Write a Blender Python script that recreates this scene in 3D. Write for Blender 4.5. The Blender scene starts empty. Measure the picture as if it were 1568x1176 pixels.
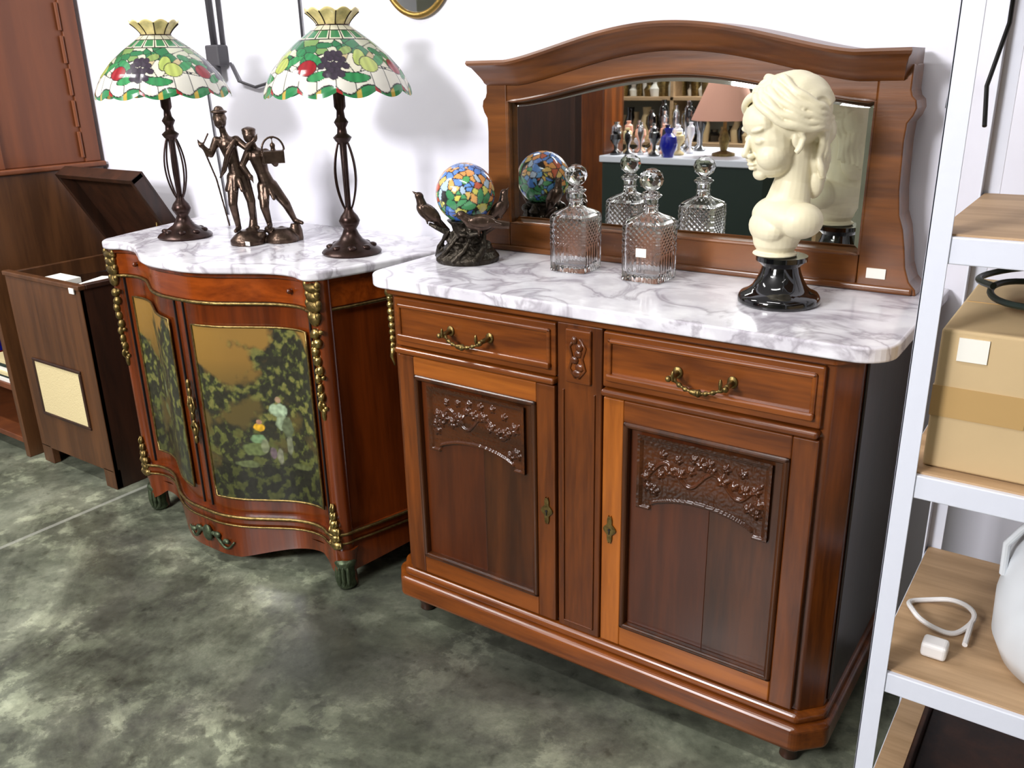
import bpy, bmesh, math, random
import numpy as np
from mathutils import Vector, Matrix, noise
random.seed(7); np.random.seed(7)
S=bpy.context.scene
pi=math.pi
# ---------------------------------------------------------------- materials
def L(r,g,b):
    f=lambda c:(c/255/12.92) if c/255<=0.04045 else ((c/255+0.055)/1.055)**2.4
    return (f(r),f(g),f(b),1)
def newmat(name):
    m=bpy.data.materials.new(name); m.use_nodes=True
    nt=m.node_tree; b=nt.nodes['Principled BSDF']
    return m,nt,b
def mat(name,col,rough=.5,metal=0,bump=0,bscale=40,coat=0,var=0,**kw):
    m,nt,b=newmat(name)
    b.inputs['Base Color'].default_value=col
    b.inputs['Roughness'].default_value=rough
    b.inputs['Metallic'].default_value=metal
    b.inputs['Coat Weight'].default_value=coat
    for k,v in kw.items(): b.inputs[k.replace('_',' ')].default_value=v
    tc=nt.nodes.new('ShaderNodeTexCoord'); n=nt.nodes.new('ShaderNodeTexNoise')
    n.inputs['Scale'].default_value=bscale; n.inputs['Detail'].default_value=5
    nt.links.new(tc.outputs['Object'],n.inputs['Vector'])
    if bump:
        bp=nt.nodes.new('ShaderNodeBump'); bp.inputs['Strength'].default_value=bump; bp.inputs['Distance'].default_value=.01
        nt.links.new(n.outputs['Fac'],bp.inputs['Height']); nt.links.new(bp.outputs['Normal'],b.inputs['Normal'])
    if var:
        r=nt.nodes.new('ShaderNodeValToRGB')
        r.color_ramp.elements[0].position=.3; r.color_ramp.elements[1].position=.7
        r.color_ramp.elements[0].color=tuple(c*(1-var) for c in col[:3])+(1,)
        r.color_ramp.elements[1].color=tuple(min(1,c*(1+var)) for c in col[:3])+(1,)
        nt.links.new(n.outputs['Fac'],r.inputs['Fac']); nt.links.new(r.outputs['Color'],b.inputs['Base Color'])
    return m
def wood(name,c1,c2,axis='z',rough=.30,coat=.18,scale=9,knot=.6):
    if name.startswith(('walnut','rosewood')):
        c1=(c1[0]*1.02,c1[1]*.97,c1[2]*.62,1); c2=(c2[0]*1.02,c2[1]*.97,c2[2]*.62,1)
    m,nt,b=newmat(name)
    tc=nt.nodes.new('ShaderNodeTexCoord'); mp=nt.nodes.new('ShaderNodeMapping')
    s=[scale]*3; s['xyz'.index(axis)]=scale*.09
    mp.inputs['Scale'].default_value=s
    n=nt.nodes.new('ShaderNodeTexNoise'); n.inputs['Scale'].default_value=2.2; n.inputs['Detail'].default_value=8; n.inputs['Distortion'].default_value=knot
    n2=nt.nodes.new('ShaderNodeTexNoise'); n2.inputs['Scale'].default_value=14; n2.inputs['Detail'].default_value=3
    mx=nt.nodes.new('ShaderNodeMath'); mx.operation='MULTIPLY_ADD'; mx.inputs[1].default_value=.3; 
    r=nt.nodes.new('ShaderNodeValToRGB'); r.color_ramp.elements[0].position=.5; r.color_ramp.elements[1].position=.82
    r.color_ramp.elements[0].color=c1; r.color_ramp.elements[1].color=c2
    nt.links.new(tc.outputs['Object'],mp.inputs['Vector']); nt.links.new(mp.outputs['Vector'],n.inputs['Vector']); nt.links.new(mp.outputs['Vector'],n2.inputs['Vector'])
    nt.links.new(n2.outputs['Fac'],mx.inputs[0]); nt.links.new(n.outputs['Fac'],mx.inputs[2]); nt.links.new(mx.outputs[0],r.inputs['Fac'])
    nt.links.new(r.outputs['Color'],b.inputs['Base Color'])
    bp=nt.nodes.new('ShaderNodeBump'); bp.inputs['Strength'].default_value=.08; bp.inputs['Distance'].default_value=.005
    nt.links.new(mx.outputs[0],bp.inputs['Height']); nt.links.new(bp.outputs['Normal'],b.inputs['Normal'])
    b.inputs['Roughness'].default_value=rough; b.inputs['Coat Weight'].default_value=coat; b.inputs['Coat Roughness'].default_value=.2
    return m
def vcol(name,rough=.3,coat=.3,metal=0,trans=0):
    m,nt,b=newmat(name)
    a=nt.nodes.new('ShaderNodeAttribute'); a.attribute_name='Col'
    nt.links.new(a.outputs['Color'],b.inputs['Base Color'])
    b.inputs['Roughness'].default_value=rough; b.inputs['Coat Weight'].default_value=coat; b.inputs['Metallic'].default_value=metal
    if trans:
        t=nt.nodes.new('ShaderNodeBsdfTranslucent'); ms=nt.nodes.new('ShaderNodeMixShader'); ms.inputs[0].default_value=trans
        o=nt.nodes['Material Output']
        nt.links.new(a.outputs['Color'],t.inputs['Color']); nt.links.new(b.outputs[0],ms.inputs[1]); nt.links.new(t.outputs[0],ms.inputs[2]); nt.links.new(ms.outputs[0],o.inputs['Surface'])
    return m
def marble(name):
    m,nt,b=newmat(name)
    tc=nt.nodes.new('ShaderNodeTexCoord')
    n0=nt.nodes.new('ShaderNodeTexNoise'); n0.inputs['Scale'].default_value=5; n0.inputs['Detail'].default_value=6; n0.inputs['Distortion'].default_value=1.2
    r=nt.nodes.new('ShaderNodeValToRGB'); e=r.color_ramp.elements
    e[0].position=.36; e[0].color=L(238,237,240); e[1].position=.66; e[1].color=L(240,239,242)
    k=e.new(.46); k.color=L(230,228,233); k=e.new(.505); k.color=L(186,181,188); k=e.new(.55); k.color=L(232,230,235)
    n1=nt.nodes.new('ShaderNodeTexNoise'); n1.inputs['Scale'].default_value=12; n1.inputs['Detail'].default_value=4
    r1=nt.nodes.new('ShaderNodeValToRGB'); r1.color_ramp.elements[0].position=.4; r1.color_ramp.elements[0].color=L(212,208,214); r1.color_ramp.elements[1].position=.6; r1.color_ramp.elements[1].color=(1,1,1,1)
    mx=nt.nodes.new('ShaderNodeMix'); mx.data_type='RGBA'; mx.blend_type='MULTIPLY'; mx.inputs[0].default_value=.6
    for n in (n0,n1): nt.links.new(tc.outputs['Object'],n.inputs['Vector'])
    nt.links.new(n0.outputs['Fac'],r.inputs['Fac']); nt.links.new(n1.outputs['Fac'],r1.inputs['Fac'])
    nt.links.new(r.outputs['Color'],mx.inputs[6]); nt.links.new(r1.outputs['Color'],mx.inputs[7]); nt.links.new(mx.outputs[2],b.inputs['Base Color'])
    b.inputs['Roughness'].default_value=.16
    return m
def concrete():
    m,nt,b=newmat('concrete_floor_mat')
    tc=nt.nodes.new('ShaderNodeTexCoord')
    def N(s,d,dist=0,ro=.6):
        n=nt.nodes.new('ShaderNodeTexNoise'); n.inputs['Scale'].default_value=s; n.inputs['Detail'].default_value=d; n.inputs['Distortion'].default_value=dist; n.inputs['Roughness'].default_value=ro
        nt.links.new(tc.outputs['Object'],n.inputs['Vector']); return n
    def R(n,stops):
        r=nt.nodes.new('ShaderNodeValToRGB'); e=r.color_ramp.elements
        e[0].position,e[0].color=stops[0]; e[1].position,e[1].color=stops[-1]
        for p,c in stops[1:-1]:
            k=e.new(p); k.color=c
        nt.links.new(n.outputs['Fac'],r.inputs['Fac']); return r
    def MUL(x,y,f,mode='MULTIPLY'):
        mx=nt.nodes.new('ShaderNodeMix'); mx.data_type='RGBA'; mx.blend_type=mode; mx.inputs[0].default_value=f
        nt.links.new(x,mx.inputs[6]); nt.links.new(y,mx.inputs[7]); return mx.outputs[2]
    base=R(N(3.2,12,.1,.75),[(.36,L(80,84,72)),(.50,L(108,112,97)),(.62,L(136,139,122))])
    worn=R(N(8.5,10,.25,.68),[(.47,(.92,.92,.9,1)),(.53,(1.15,1.15,1.12,1)),(.555,(1.7,1.7,1.62,1)),(.68,(2.0,2.0,1.9,1))])
    patch=R(N(1.7,4,.3,.5),[(.42,(0,0,0,1)),(.58,(1,1,1,1))])
    stain=R(N(1.15,9,.8,.66),[(.40,(.28,.27,.29,1)),(.46,(.50,.50,.49,1)),(.53,(.92,.92,.9,1)),(.64,(1.22,1.22,1.22,1))])
    spot=R(N(26,4,0,.6),[(.30,(.55,.55,.52,1)),(.42,(1,1,1,1)),(.70,(1.12,1.12,1.10,1))])
    col=MUL(base.outputs[0],stain.outputs[0],.9)
    mx=nt.nodes.new('ShaderNodeMix'); mx.data_type='RGBA'; mx.blend_type='MULTIPLY'
    nt.links.new(patch.outputs[0],mx.inputs[0]); nt.links.new(col,mx.inputs[6]); nt.links.new(worn.outputs[0],mx.inputs[7])
    col=MUL(mx.outputs[2],spot.outputs[0],.8)
    sx=nt.nodes.new('ShaderNodeSeparateXYZ'); nt.links.new(tc.outputs['Object'],sx.inputs[0])
    ad=nt.nodes.new('ShaderNodeMath'); ad.operation='ADD'; ad.inputs[1].default_value=2.87; nt.links.new(sx.outputs[0],ad.inputs[0])
    ab=nt.nodes.new('ShaderNodeMath'); ab.operation='ABSOLUTE'; nt.links.new(ad.outputs[0],ab.inputs[0])
    lt=nt.nodes.new('ShaderNodeMath'); lt.operation='LESS_THAN'; lt.inputs[1].default_value=.009; nt.links.new(ab.outputs[0],lt.inputs[0])
    ml=nt.nodes.new('ShaderNodeMath'); ml.operation='MULTIPLY'; ml.inputs[1].default_value=.32; nt.links.new(lt.outputs[0],ml.inputs[0])
    m2=nt.nodes.new('ShaderNodeMix'); m2.data_type='RGBA'; nt.links.new(ml.outputs[0],m2.inputs[0]); nt.links.new(col,m2.inputs[6]); m2.inputs[7].default_value=L(200,200,190)
    nt.links.new(m2.outputs[2],b.inputs['Base Color'])
    rr=R(N(3,4),[(.35,(.22,.22,.22,1)),(.65,(.42,.42,.42,1))]); nt.links.new(rr.outputs[0],b.inputs['Roughness'])
    bp=nt.nodes.new('ShaderNodeBump'); bp.inputs['Strength'].default_value=.12; bp.inputs['Distance'].default_value=.004
    n=N(22,6); nt.links.new(n.outputs['Fac'],bp.inputs['Height']); nt.links.new(bp.outputs['Normal'],b.inputs['Normal'])
    return m
M={}
M['wall']=mat('white_plaster',L(230,229,238),.9,bump=.12,bscale=18)
M['wallg']=mat('grey_plaster',L(150,150,132),.9,var=.15,bscale=3)
M['ceil']=mat('ceiling_paint',L(205,204,202),.9,bump=.1)
M['floor']=concrete()
M['marble']=marble('white_marble')
M['wd']=wood('walnut_front',L(72,34,12),L(114,59,21),'z')
M['wdx']=wood('walnut_rail',L(82,39,13),L(128,68,25),'x')
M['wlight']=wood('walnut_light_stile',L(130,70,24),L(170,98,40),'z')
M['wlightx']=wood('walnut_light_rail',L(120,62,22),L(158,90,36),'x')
M['wpanel']=wood('walnut_panel',L(48,23,10),L(76,39,17),'z')
M['wpanel2']=wood('walnut_panel_red',L(62,27,12),L(84,39,17),'z')
M['wcarve']=wood('walnut_carving',L(52,25,12),L(76,38,17),'x',rough=.22)
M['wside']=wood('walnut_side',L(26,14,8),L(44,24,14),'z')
M['wframe']=wood('walnut_mirror_frame',L(80,44,19),L(116,68,31),'x')
M['veneer']=wood('rosewood_veneer',L(102,42,14),L(146,68,25),'x',scale=6,knot=1.6,rough=.2,coat=.4)
M['veneerd']=wood('rosewood_dark',L(76,31,12),L(112,49,19),'z',scale=6,knot=1.2,rough=.22,coat=.35)
M['oak']=wood('oak_brown',L(68,40,19),L(94,58,30),'z',rough=.45,coat=.1)
M['oakd']=wood('oak_dark',L(40,22,12),L(62,34,19),'z',rough=.45,coat=.1)
M['ward']=wood('mahogany_plain',L(98,51,24),L(122,66,32),'z',scale=3,rough=.5,coat=.1)
M['brass']=mat('aged_brass',L(158,136,84),.32,1,bump=.3,bscale=60,var=.4)
M['brassd']=mat('dull_gilt',L(128,108,66),.42,1,bump=.3,bscale=70,var=.4)
M['verdi']=mat('verdigris_bronze',L(74,84,62),.45,.7,bump=.4,bscale=60,var=.4)
M['bronze']=mat('dark_bronze',L(84,68,58),.32,.85,bump=.2,bscale=50,var=.35)
M['iron']=mat('dark_lamp_bronze',L(54,37,32),.3,.7,bump=.1,bscale=50,var=.3)
M['bronzeg']=mat('green_brown_bronze',L(58,52,44),.35,.8,bump=.6,bscale=70,var=.4)
M['plaster']=mat('ivory_alabaster',L(224,215,184),.48,0,bump=.05,bscale=30,var=.04,coat=.05)
M['black']=mat('black_gloss',L(8,8,10),.08,0,coat=.8)
M['blackm']=mat('black_matte',L(20,20,22),.5)
M['white']=mat('white_enamel',L(214,217,228),.35,0,bump=.05)
M['tan']=wood('chipboard_tan',L(158,128,94),L(186,154,118),'x',rough=.6,coat=0)
M['card']=mat('cardboard',L(196,170,128),.8,0,var=.06,bscale=6)
M['tape']=mat('packing_tape',L(182,148,96),.35)
M['cream']=mat('cream_cloth',L(216,198,150),.9,0,bump=.3,bscale=200)
M['paper']=mat('paper',L(235,232,222),.8)
M['plastic']=mat('milky_plastic',L(216,220,224),.35)
M['cable']=mat('grey_cable',L(70,68,72),.5)
M['gcable']=mat('green_black_cable',L(20,36,30),.4)
M['wcable']=mat('white_cable',L(225,222,220),.4)
M['mirror']=mat('mirror_silver',(.80,.83,.80,1),.015,1)
M['gold']=mat('gilt_frame',L(160,130,72),.4,1,bump=.3)
M['glass']=mat('cut_crystal',(1,1,1,1),.02,0,Transmission_Weight=1.0,IOR=1.5)
M['tiff']=vcol('stained_glass',.22,.5,0,.3)
M['globe']=vcol('globe_glass',.15,.7)
M['paint']=vcol('oil_painting',.4,.15)
M['crown']=mat('amber_glass',L(222,204,140),.25,0,coat=.4,var=.2,bscale=60)
M['blue']=mat('blue_glaze',L(20,30,150),.1,coat=.5)
M['pink']=mat('pink_shade_cloth',L(214,160,140),.8)
M['navy']=mat('dark_green_cloth',L(30,44,38),.8)
M['red']=mat('red_lacquer',L(120,24,20),.3)
M['silver']=mat('silver_plate',L(200,200,205),.15,1)
# ---------------------------------------------------------------- mesh builder
class MB:
    def __init__(s): s.v=[]; s.f=[]; s.c=[]
    def add(s,v,f):
        o=len(s.v); s.v+= [tuple(p) for p in v]; s.f+=[tuple(i+o for i in q) for q in f]; return s
    def sph(s,c,r,R=None,n=20,m=12):
        if not hasattr(r,'__len__'): r=(r,r,r)
        v=[];f=[]
        for i in range(1,m):
            a=pi*i/m
            for j in range(n):
                b=2*pi*j/n; v.append(Vector((r[0]*math.sin(a)*math.cos(b),r[1]*math.sin(a)*math.sin(b),r[2]*math.cos(a))))
        v.append(Vector((0,0,r[2]))); v.append(Vector((0,0,-r[2]))); T=len(v)-2
        for i in range(m-2):
            for j in range(n):
                k=(j+1)%n; f.append((i*n+j,(i+1)*n+j,(i+1)*n+k,i*n+k))
        for j in range(n):
            k=(j+1)%n; f.append((T,j,k)); f.append((T+1,(m-2)*n+k,(m-2)*n+j))
        if R is not None: v=[R@p for p in v]
        c=Vector(c); return s.add([p+c for p in v],f)
    def tube(s,P,r,n=10,closed=False,cap=True,flat=1.0):
        P=[Vector(p) for p in P]; N=len(P)
        if not hasattr(r,'__len__'): r=[r]*N
        v=[];f=[]; up=None
        for i in range(N):
            if closed: t=(P[(i+1)%N]-P[i-1])
            else: t=P[min(i+1,N-1)]-P[max(i-1,0)]
            if t.length<1e-9: t=Vector((0,0,1))
            t.normalize()
            if up is None:
                up=Vector((0,0,1)) if abs(t.z)<.9 else Vector((1,0,0))
            a=up-t*up.dot(t); 
            if a.length<1e-6: a=t.orthogonal()
            a.normalize(); up=a; b=t.cross(a)
            for j in range(n):
                q=2*pi*j/n; v.append(P[i]+(a*math.cos(q)+b*math.sin(q)*flat)*r[i])
        for i in range(N if closed else N-1):
            i2=(i+1)%N
            for j in range(n):
                k=(j+1)%n; f.append((i*n+j,i*n+k,i2*n+k,i2*n+j))
        if not closed and cap:
            f.append(tuple(range(n))[::-1]); f.append(tuple((N-1)*n+j for j in range(n)))
        return s.add(v,f)
    def cap(s,a,b,ra,rb,n=14):
        s.tube([a,b],[ra,rb],n); s.sph(a,ra,None,n,8); s.sph(b,rb,None,n,8); return s
    def limb(s,pts,rs,n=14):
        for i in range(len(pts)-1): s.cap(pts[i],pts[i+1],rs[i],rs[i+1],n)
        return s
    def lathe(s,pr,c=(0,0,0),n=40,fn=None):
        v=[];f=[];m=len(pr)
        for i,(r,z) in enumerate(pr):
            for j in range(n):
                q=2*pi*j/n; v.append((c[0]+r*math.cos(q),c[1]+r*math.sin(q),c[2]+z))
        for i in range(m-1):
            for j in range(n):
                k=(j+1)%n; f.append((i*n+j,i*n+k,(i+1)*n+k,(i+1)*n+j))
        f.append(tuple(range(n))[::-1]); f.append(tuple((m-1)*n+j for j in range(n)))
        return s.add(v,f)
    def box(s,x0,x1,y0,y1,z0,z1):
        v=[(x,y,z) for x in (x0,x1) for y in (y0,y1) for z in (z0,z1)]
        return s.add(v,[(0,1,3,2),(4,6,7,5),(0,4,5,1),(2,3,7,6),(0,2,6,4),(1,5,7,3)])
    def obox(s,o,a,b,c):
        o,a,b,c=map(Vector,(o,a,b,c)); v=[o+a*i+b*j+c*k for i in (0,1) for j in (0,1) for k in (0,1)]
        return s.add(v,[(0,1,3,2),(4,6,7,5),(0,4,5,1),(2,3,7,6),(0,2,6,4),(1,5,7,3)])
    def prism(s,pts,z0,z1):
        n=len(pts); v=[(p[0],p[1],z0) for p in pts]+[(p[0],p[1],z1) for p in pts]
        f=[tuple(range(n))[::-1],tuple(range(n,2*n))]+[(i,(i+1)%n,n+(i+1)%n,n+i) for i in range(n)]
        return s.add(v,f)
    def prismy(s,pts,y0,y1):
        n=len(pts); v=[(p[0],y0,p[1]) for p in pts]+[(p[0],y1,p[1]) for p in pts]
        f=[tuple(range(n)),tuple(range(n,2*n))[::-1]]+[(i,n+i,n+(i+1)%n,(i+1)%n) for i in range(n)]
        return s.add(v,f)
    def strip(s,xs,lo,hi,y0,y1):
        P=[(x,lo(x)) for x in xs]; Q=[(x,hi(x)) for x in xs]; n=len(xs)
        v=[(p[0],y,p[1]) for y in (y0,y1) for p in P+Q]; m=2*n; f=[]
        for i in range(n-1):
            f.append((i,i+1,n+i+1,n+i)); f.append((m+i,m+n+i,m+n+i+1,m+i+1))
            f.append((i,m+i,m+i+1,i+1)); f.append((n+i,n+i+1,m+n+i+1,m+n+i))
        f.append((0,n,m+n,m)); f.append((n-1,m+n-1,m+2*n-1,2*n-1))
        return s.add(v,f)
    def xf(s,M4):
        s.v=[tuple(M4@Vector(p)) for p in s.v]; return s
def root(name,loc):
    e=bpy.data.objects.new(name,None); e.empty_display_size=.05; S.collection.objects.link(e); e.location=loc
    bpy.context.view_layer.update(); return e
def obj(name,mb,m,par=None,bev=0,smooth=False,remesh=0,sm=3,cols=None,sub=0,seg=3,ang=35,solid=0,norm=True):
    me=bpy.data.meshes.new(name); me.from_pydata(mb.v,[],mb.f); me.update()
    if norm:
        b=bmesh.new(); b.from_mesh(me); bmesh.ops.recalc_face_normals(b,faces=b.faces); b.to_mesh(me); b.free()
    me.materials.append(m)
    if cols is not None:
        a=me.color_attributes.new('Col','FLOAT_COLOR','POINT')
        arr=np.ones((len(me.vertices),4),dtype=np.float32); arr[:,:3]=np.array(cols,dtype=np.float32)[:,:3]; a.data.foreach_set('color',arr.ravel())
    if smooth:
        me.polygons.foreach_set('use_smooth',[True]*len(me.polygons)); 
        if ang<180: me.set_sharp_from_angle(angle=math.radians(ang))
    o=bpy.data.objects.new(name,me); S.collection.objects.link(o)
    if par is not None:
        o.parent=par; o.matrix_parent_inverse=Matrix.Translation(par.location).inverted()
    if solid:
        d=o.modifiers.new('s','SOLIDIFY'); d.thickness=solid; d.offset=0
    if remesh:
        d=o.modifiers.new('r','REMESH'); d.mode='VOXEL'; d.voxel_size=remesh; d.use_smooth_shade=True
        if sm:
            d=o.modifiers.new('sm','SMOOTH'); d.iterations=sm; d.factor=.5
    if bev:
        d=o.modifiers.new('b','BEVEL'); d.width=bev; d.segments=seg; d.limit_method='ANGLE'; d.angle_limit=math.radians(35)
    return o
def BX(name,x0,x1,y0,y1,z0,z1,m,par=None,bev=.003): return obj(name,MB().box(x0,x1,y0,y1,z0,z1),M[m],par,bev)
def rrect(x0,x1,y0,y1,r,n=8,back=False):
    p=[]
    for cx,cy,a in ((x1-r,y0+r,-pi/2),(x1-(.005 if back else r),y1-(.005 if back else r),0),(x0+(.005 if back else r),y1-(.005 if back else r),pi/2),(x0+r,y0+r,pi)):
        rr=r if (not back or cy<y0+r+1e-6) else .005
        for i in range(n+1):
            q=a+pi/2*i/n; p.append((cx+rr*math.cos(q),cy+rr*math.sin(q)))
    return p
# ---------------------------------------------------------------- room
RX0,RX1,RY0,RH=-6.2,2.4,-5.2,3.1
BX('floor',RX0,RX1,RY0,0,-.1,0,'floor',None,0)
BX('wall_back',RX0-.1,RX1+.1,0,.1,-.1,RH,'wall',None,0)
BX('wall_left',RX0-.1,RX0,RY0,0,-.1,RH,'wall',None,0)
BX('wall_right',RX1,RX1+.1,RY0,0,-.1,RH,'wallg',None,0)
BX('wall_front',RX0-.1,RX1+.1,RY0-.1,RY0,-.1,RH,'wallg',None,0)
BX('ceiling',RX0-.1,RX1+.1,RY0-.1,.1,RH,RH+.1,'ceil',None,0)
# ---------------------------------------------------------------- sideboard
c=-.925
sb=root('sideboard_with_mirror',(c,-.28,0))
bl,br=-1.512,-.345
body=[(bl,-.02),(bl,-.475),(bl+.035,-.52),(br-.04,-.52),(br,-.475),(br,-.02)]
obj('carcass',MB().prism(body,.15,.95),M['wd'],sb,.004)
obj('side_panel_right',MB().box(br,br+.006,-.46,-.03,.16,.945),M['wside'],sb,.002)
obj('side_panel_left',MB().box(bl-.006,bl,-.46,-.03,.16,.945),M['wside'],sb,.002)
mb=MB().prism([(bl-.024,-.01),(bl-.024,-.50),(bl+.025,-.555),(br-.035,-.555),(br+.02,-.50),(br+.02,-.01)],.065,.128)
obj('plinth',mb,M['wdx'],sb,.012,seg=4)
mb=MB().prism([(bl-.012,-.012),(bl-.012,-.487),(bl+.030,-.54),(br-.038,-.54),(br+.01,-.487),(br+.01,-.012)],.126,.152)
obj('plinth_moulding',mb,M['wdx'],sb,.010,seg=4)
mb=MB()
for fx in (bl+.06,br-.06):
    for fy in (-.49,-.07): mb.lathe([(.014,0),(.02,.006),(.018,.02),(.024,.035),(.03,.05),(.03,.066)],(fx,fy,0),20)
obj('turned_feet',mb,M['oakd'],sb,smooth=True)
obj('marble_top',MB().prism(rrect(-1.548,-.288,-.555,-.012,.07,10,True),.952,.982),M['marble'],sb,.009,smooth=False,seg=4)
obj('under_moulding',MB().prism([(bl-.012,-.015),(bl-.012,-.49),(bl+.03,-.535),(br-.038,-.535),(br+.012,-.49),(br+.012,-.015)],.934,.9525),M['wdx'],sb,.005)
for k,(dx0,dx1) in enumerate(((-1.462,-.985),(-.865,-.40))):
    BX('drawer_front_%d'%k,dx0,dx1,-.534,-.515,.805,.93,'wdx',sb,.004)
    mb=MB()
    a,b_,z0,z1=dx0+.012,dx1-.012,.822,.915
    mb.box(a,b_,-.546,-.53,z0,z0+.016); mb.box(a,b_,-.54,-.53,z1-.01,z1); mb.box(a,a+.01,-.54,-.53,z0,z1); mb.box(b_-.01,b_,-.54,-.53,z0,z1)
    obj('drawer_moulding_%d'%k,mb,M['wdx'],sb,.004)
    BX('drawer_rail_%d'%k,dx0,dx1,-.545,-.515,.786,.802,'wdx',sb,.006)
    hx=(dx0+dx1)/2; mb=MB(); pts=[];rs=[]
    for i in range(41):
        t=i/40; u=(t-.5)*.115; pts.append((hx+u,-.572+.012*abs(2*t-1)**3,.864-.018*math.sin(pi*t)**.9)); rs.append(.0042+.0016*math.sin(t*50)+(.003 if abs(t-.5)<.06 else 0))
    mb.tube(pts,rs,8)
    for sx in (-1,1):
        mb.tube([(hx+sx*.058,-.532,.868),(hx+sx*.058,-.575,.866)],[.007,.005],10); mb.sph((hx+sx*.058,-.536,.868),(.011,.004,.013)); mb.sph((hx+sx*.060,-.576,.866),.0065)
        mb.sph((hx+sx*.050,-.578,.874),(.004,.004,.012))
    mb.sph((hx,-.572,.846),(.012,.006,.007))
    obj('brass_handle_%d'%k,mb,M['brassd'],sb,smooth=True,ang=180)
mb=MB(); mb.box(-.982,-.868,-.532,-.515,.152,.935)
obj('centre_pilaster',mb,M['wd'],sb,.004)
mb=MB()
for x in (-.967,-.887):
    mb.box(x,x+.004,-.536,-.53,.17,.78)
mb.box(-.967,-.883,-.536,-.53,.17,.174)
obj('pilaster_beads',mb,M['wd'],sb,.0015)
mb=MB(); mb.box(-.957,-.893,-.54,-.53,.80,.925); obj('pilaster_tablet',mb,M['wdx'],sb,.004)
mb=MB()
for i in range(6): mb.sph((-.925+.008*math.sin(i*2.2),-.541,.825+i*.015),(.013-.001*i,.005,.009))
for sx in (-1,1):
    mb.tube([(-.925+sx*.004,-.541,.815),(-.925+sx*.02,-.541,.835),(-.925+sx*.012,-.541,.86),(-.925+sx*.02,-.541,.885),(-.925+sx*.006,-.541,.905)],.0035,8)
obj('pilaster_carving',mb,M['wd'],sb,smooth=True,ang=180)
# doors
def relief(x0,x1,z0,z1,y,seed):
    rnd=random.Random(seed); nx,nz=170,110; fl=[]
    cx=(x0+x1)/2; w=x1-x0
    for t in np.linspace(-.40,.40,11): fl.append((cx+t*w,z0+.112+.016*math.cos(t*11)+rnd.uniform(-.010,.010),rnd.uniform(.009,.015),rnd.uniform(0,6)))
    for t in (-.43,-.36,.36,.43,-.41,.41): fl.append((cx+t*w,z0+rnd.uniform(.035,.085),.011,rnd.uniform(0,6)))
    for t in np.linspace(-.3,.3,6): fl.append((cx+t*w,z0+.142+rnd.uniform(-.008,.008),.009,rnd.uniform(0,6)))
    def bot(x):
        s=abs(x-cx)/(w/2)
        if s>.78: return z0
        return z0+.012+.028*math.cos(s/.78*pi/2)**.7
    v=[];f=[]
    for j in range(nz+1):
        for i in range(nx+1):
            x=x0+w*i/nx; zz=z0+(z1-z0)*j/nz; zb=bot(x); h=-.004
            if zz>zb:
                h=.0015
                dd=min(x-x0,x1-x,z1-zz)
                if dd<.008: h=.0075
                elif dd<.012: h=.005
                # scrolling stem
                sc=z0+.10+.022*math.sin((x-cx)*58); dsc=abs(zz-sc)
                if dsc<.005 and dd>.016: h=max(h,.0015+.004*math.sqrt(1-(dsc/.005)**2))
                for fx,fz,R,ph in fl:
                    d=math.hypot(x-fx,zz-fz)
                    if d<R*1.3:
                        a=math.atan2(zz-fz,x-fx); q=d/(R*(1+.22*math.cos(5*a+ph)))
                        if q<1: h=max(h,.002+.0075*(math.sqrt(1-q*q)*(.6+.4*abs(math.cos(2.5*a+ph))))-(.003 if q<.2 else 0))
                h+=.0008*noise.noise(Vector((x*160,zz*160,seed)))
                if zz-zb<.007 : h=.0075
            v.append((x,y-h,zz))
    for j in range(nz):
        for i in range(nx):
            a=j*(nx+1)+i; f.append((a,a+1,a+nx+2,a+nx+1))
    return MB().add(v,f)
for k,(dx0,dx1) in enumerate(((-1.459,-.988),(-.862,-.398))):
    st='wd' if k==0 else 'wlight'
    BX('door_stile_l_%d'%k,dx0,dx0+.05,-.535,-.515,.158,.782,st,sb,.003)
    BX('door_stile_r_%d'%k,dx1-.05,dx1,-.535,-.515,.158,.782,'wd',sb,.003)
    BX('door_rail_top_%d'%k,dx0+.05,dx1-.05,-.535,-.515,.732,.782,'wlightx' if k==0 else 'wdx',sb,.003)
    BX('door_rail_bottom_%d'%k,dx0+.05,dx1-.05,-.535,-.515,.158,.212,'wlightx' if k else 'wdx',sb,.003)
    a,b_=dx0+.05,dx1-.05
    BX('door_panel_%d'%k,a,(a+b_)/2+.02,-.524,-.518,.21,.735,'wpanel2',sb,.001)
    BX('door_panel_b_%d'%k,(a+b_)/2+.02,b_,-.524,-.518,.21,.735,'wpanel',sb,.001)
    mb=MB(); g=.014
    mb.box(a,b_,-.541,-.52,.21,.21+g); mb.box(a,b_,-.541,-.52,.735-g,.735); mb.box(a,a+g,-.541,-.52,.21,.735); mb.box(b_-g,b_,-.541,-.52,.21,.735)
    obj('door_moulding_%d'%k,mb,M['wpanel'],sb,.006)
    mm=(a+b_)/2
    obj('door_carving_%d'%k,relief(mm-.148,mm+.148,.535,.712,-.5255,k+3),M['wcarve'],sb,smooth=True,ang=180)
    ex=dx1-.022 if k==0 else dx0+.022
    o=[(ex+(.010+.004*math.cos(4*q)+.0025*math.cos(8*q))*math.cos(q),.462+(.036+.004*math.cos(6*q))*math.sin(q)) for q in np.linspace(0,2*pi,48,endpoint=False)]
    obj('escutcheon_%d'%k,MB().prismy(o,-.539,-.533),M['brassd'],sb,.0015)
    obj('keyhole_%d'%k,MB().tube([(ex,-.5345,.462),(ex,-.541,.462)],.003,10).box(ex-.001,ex+.001,-.5408,-.536,.45,.462),M['blackm'],sb)
mb=MB()
for i in range(9): mb.sph((bl+.012,-.503,.79+i*.018),(.012-.0008*abs(i-5),.012,.011))
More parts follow.
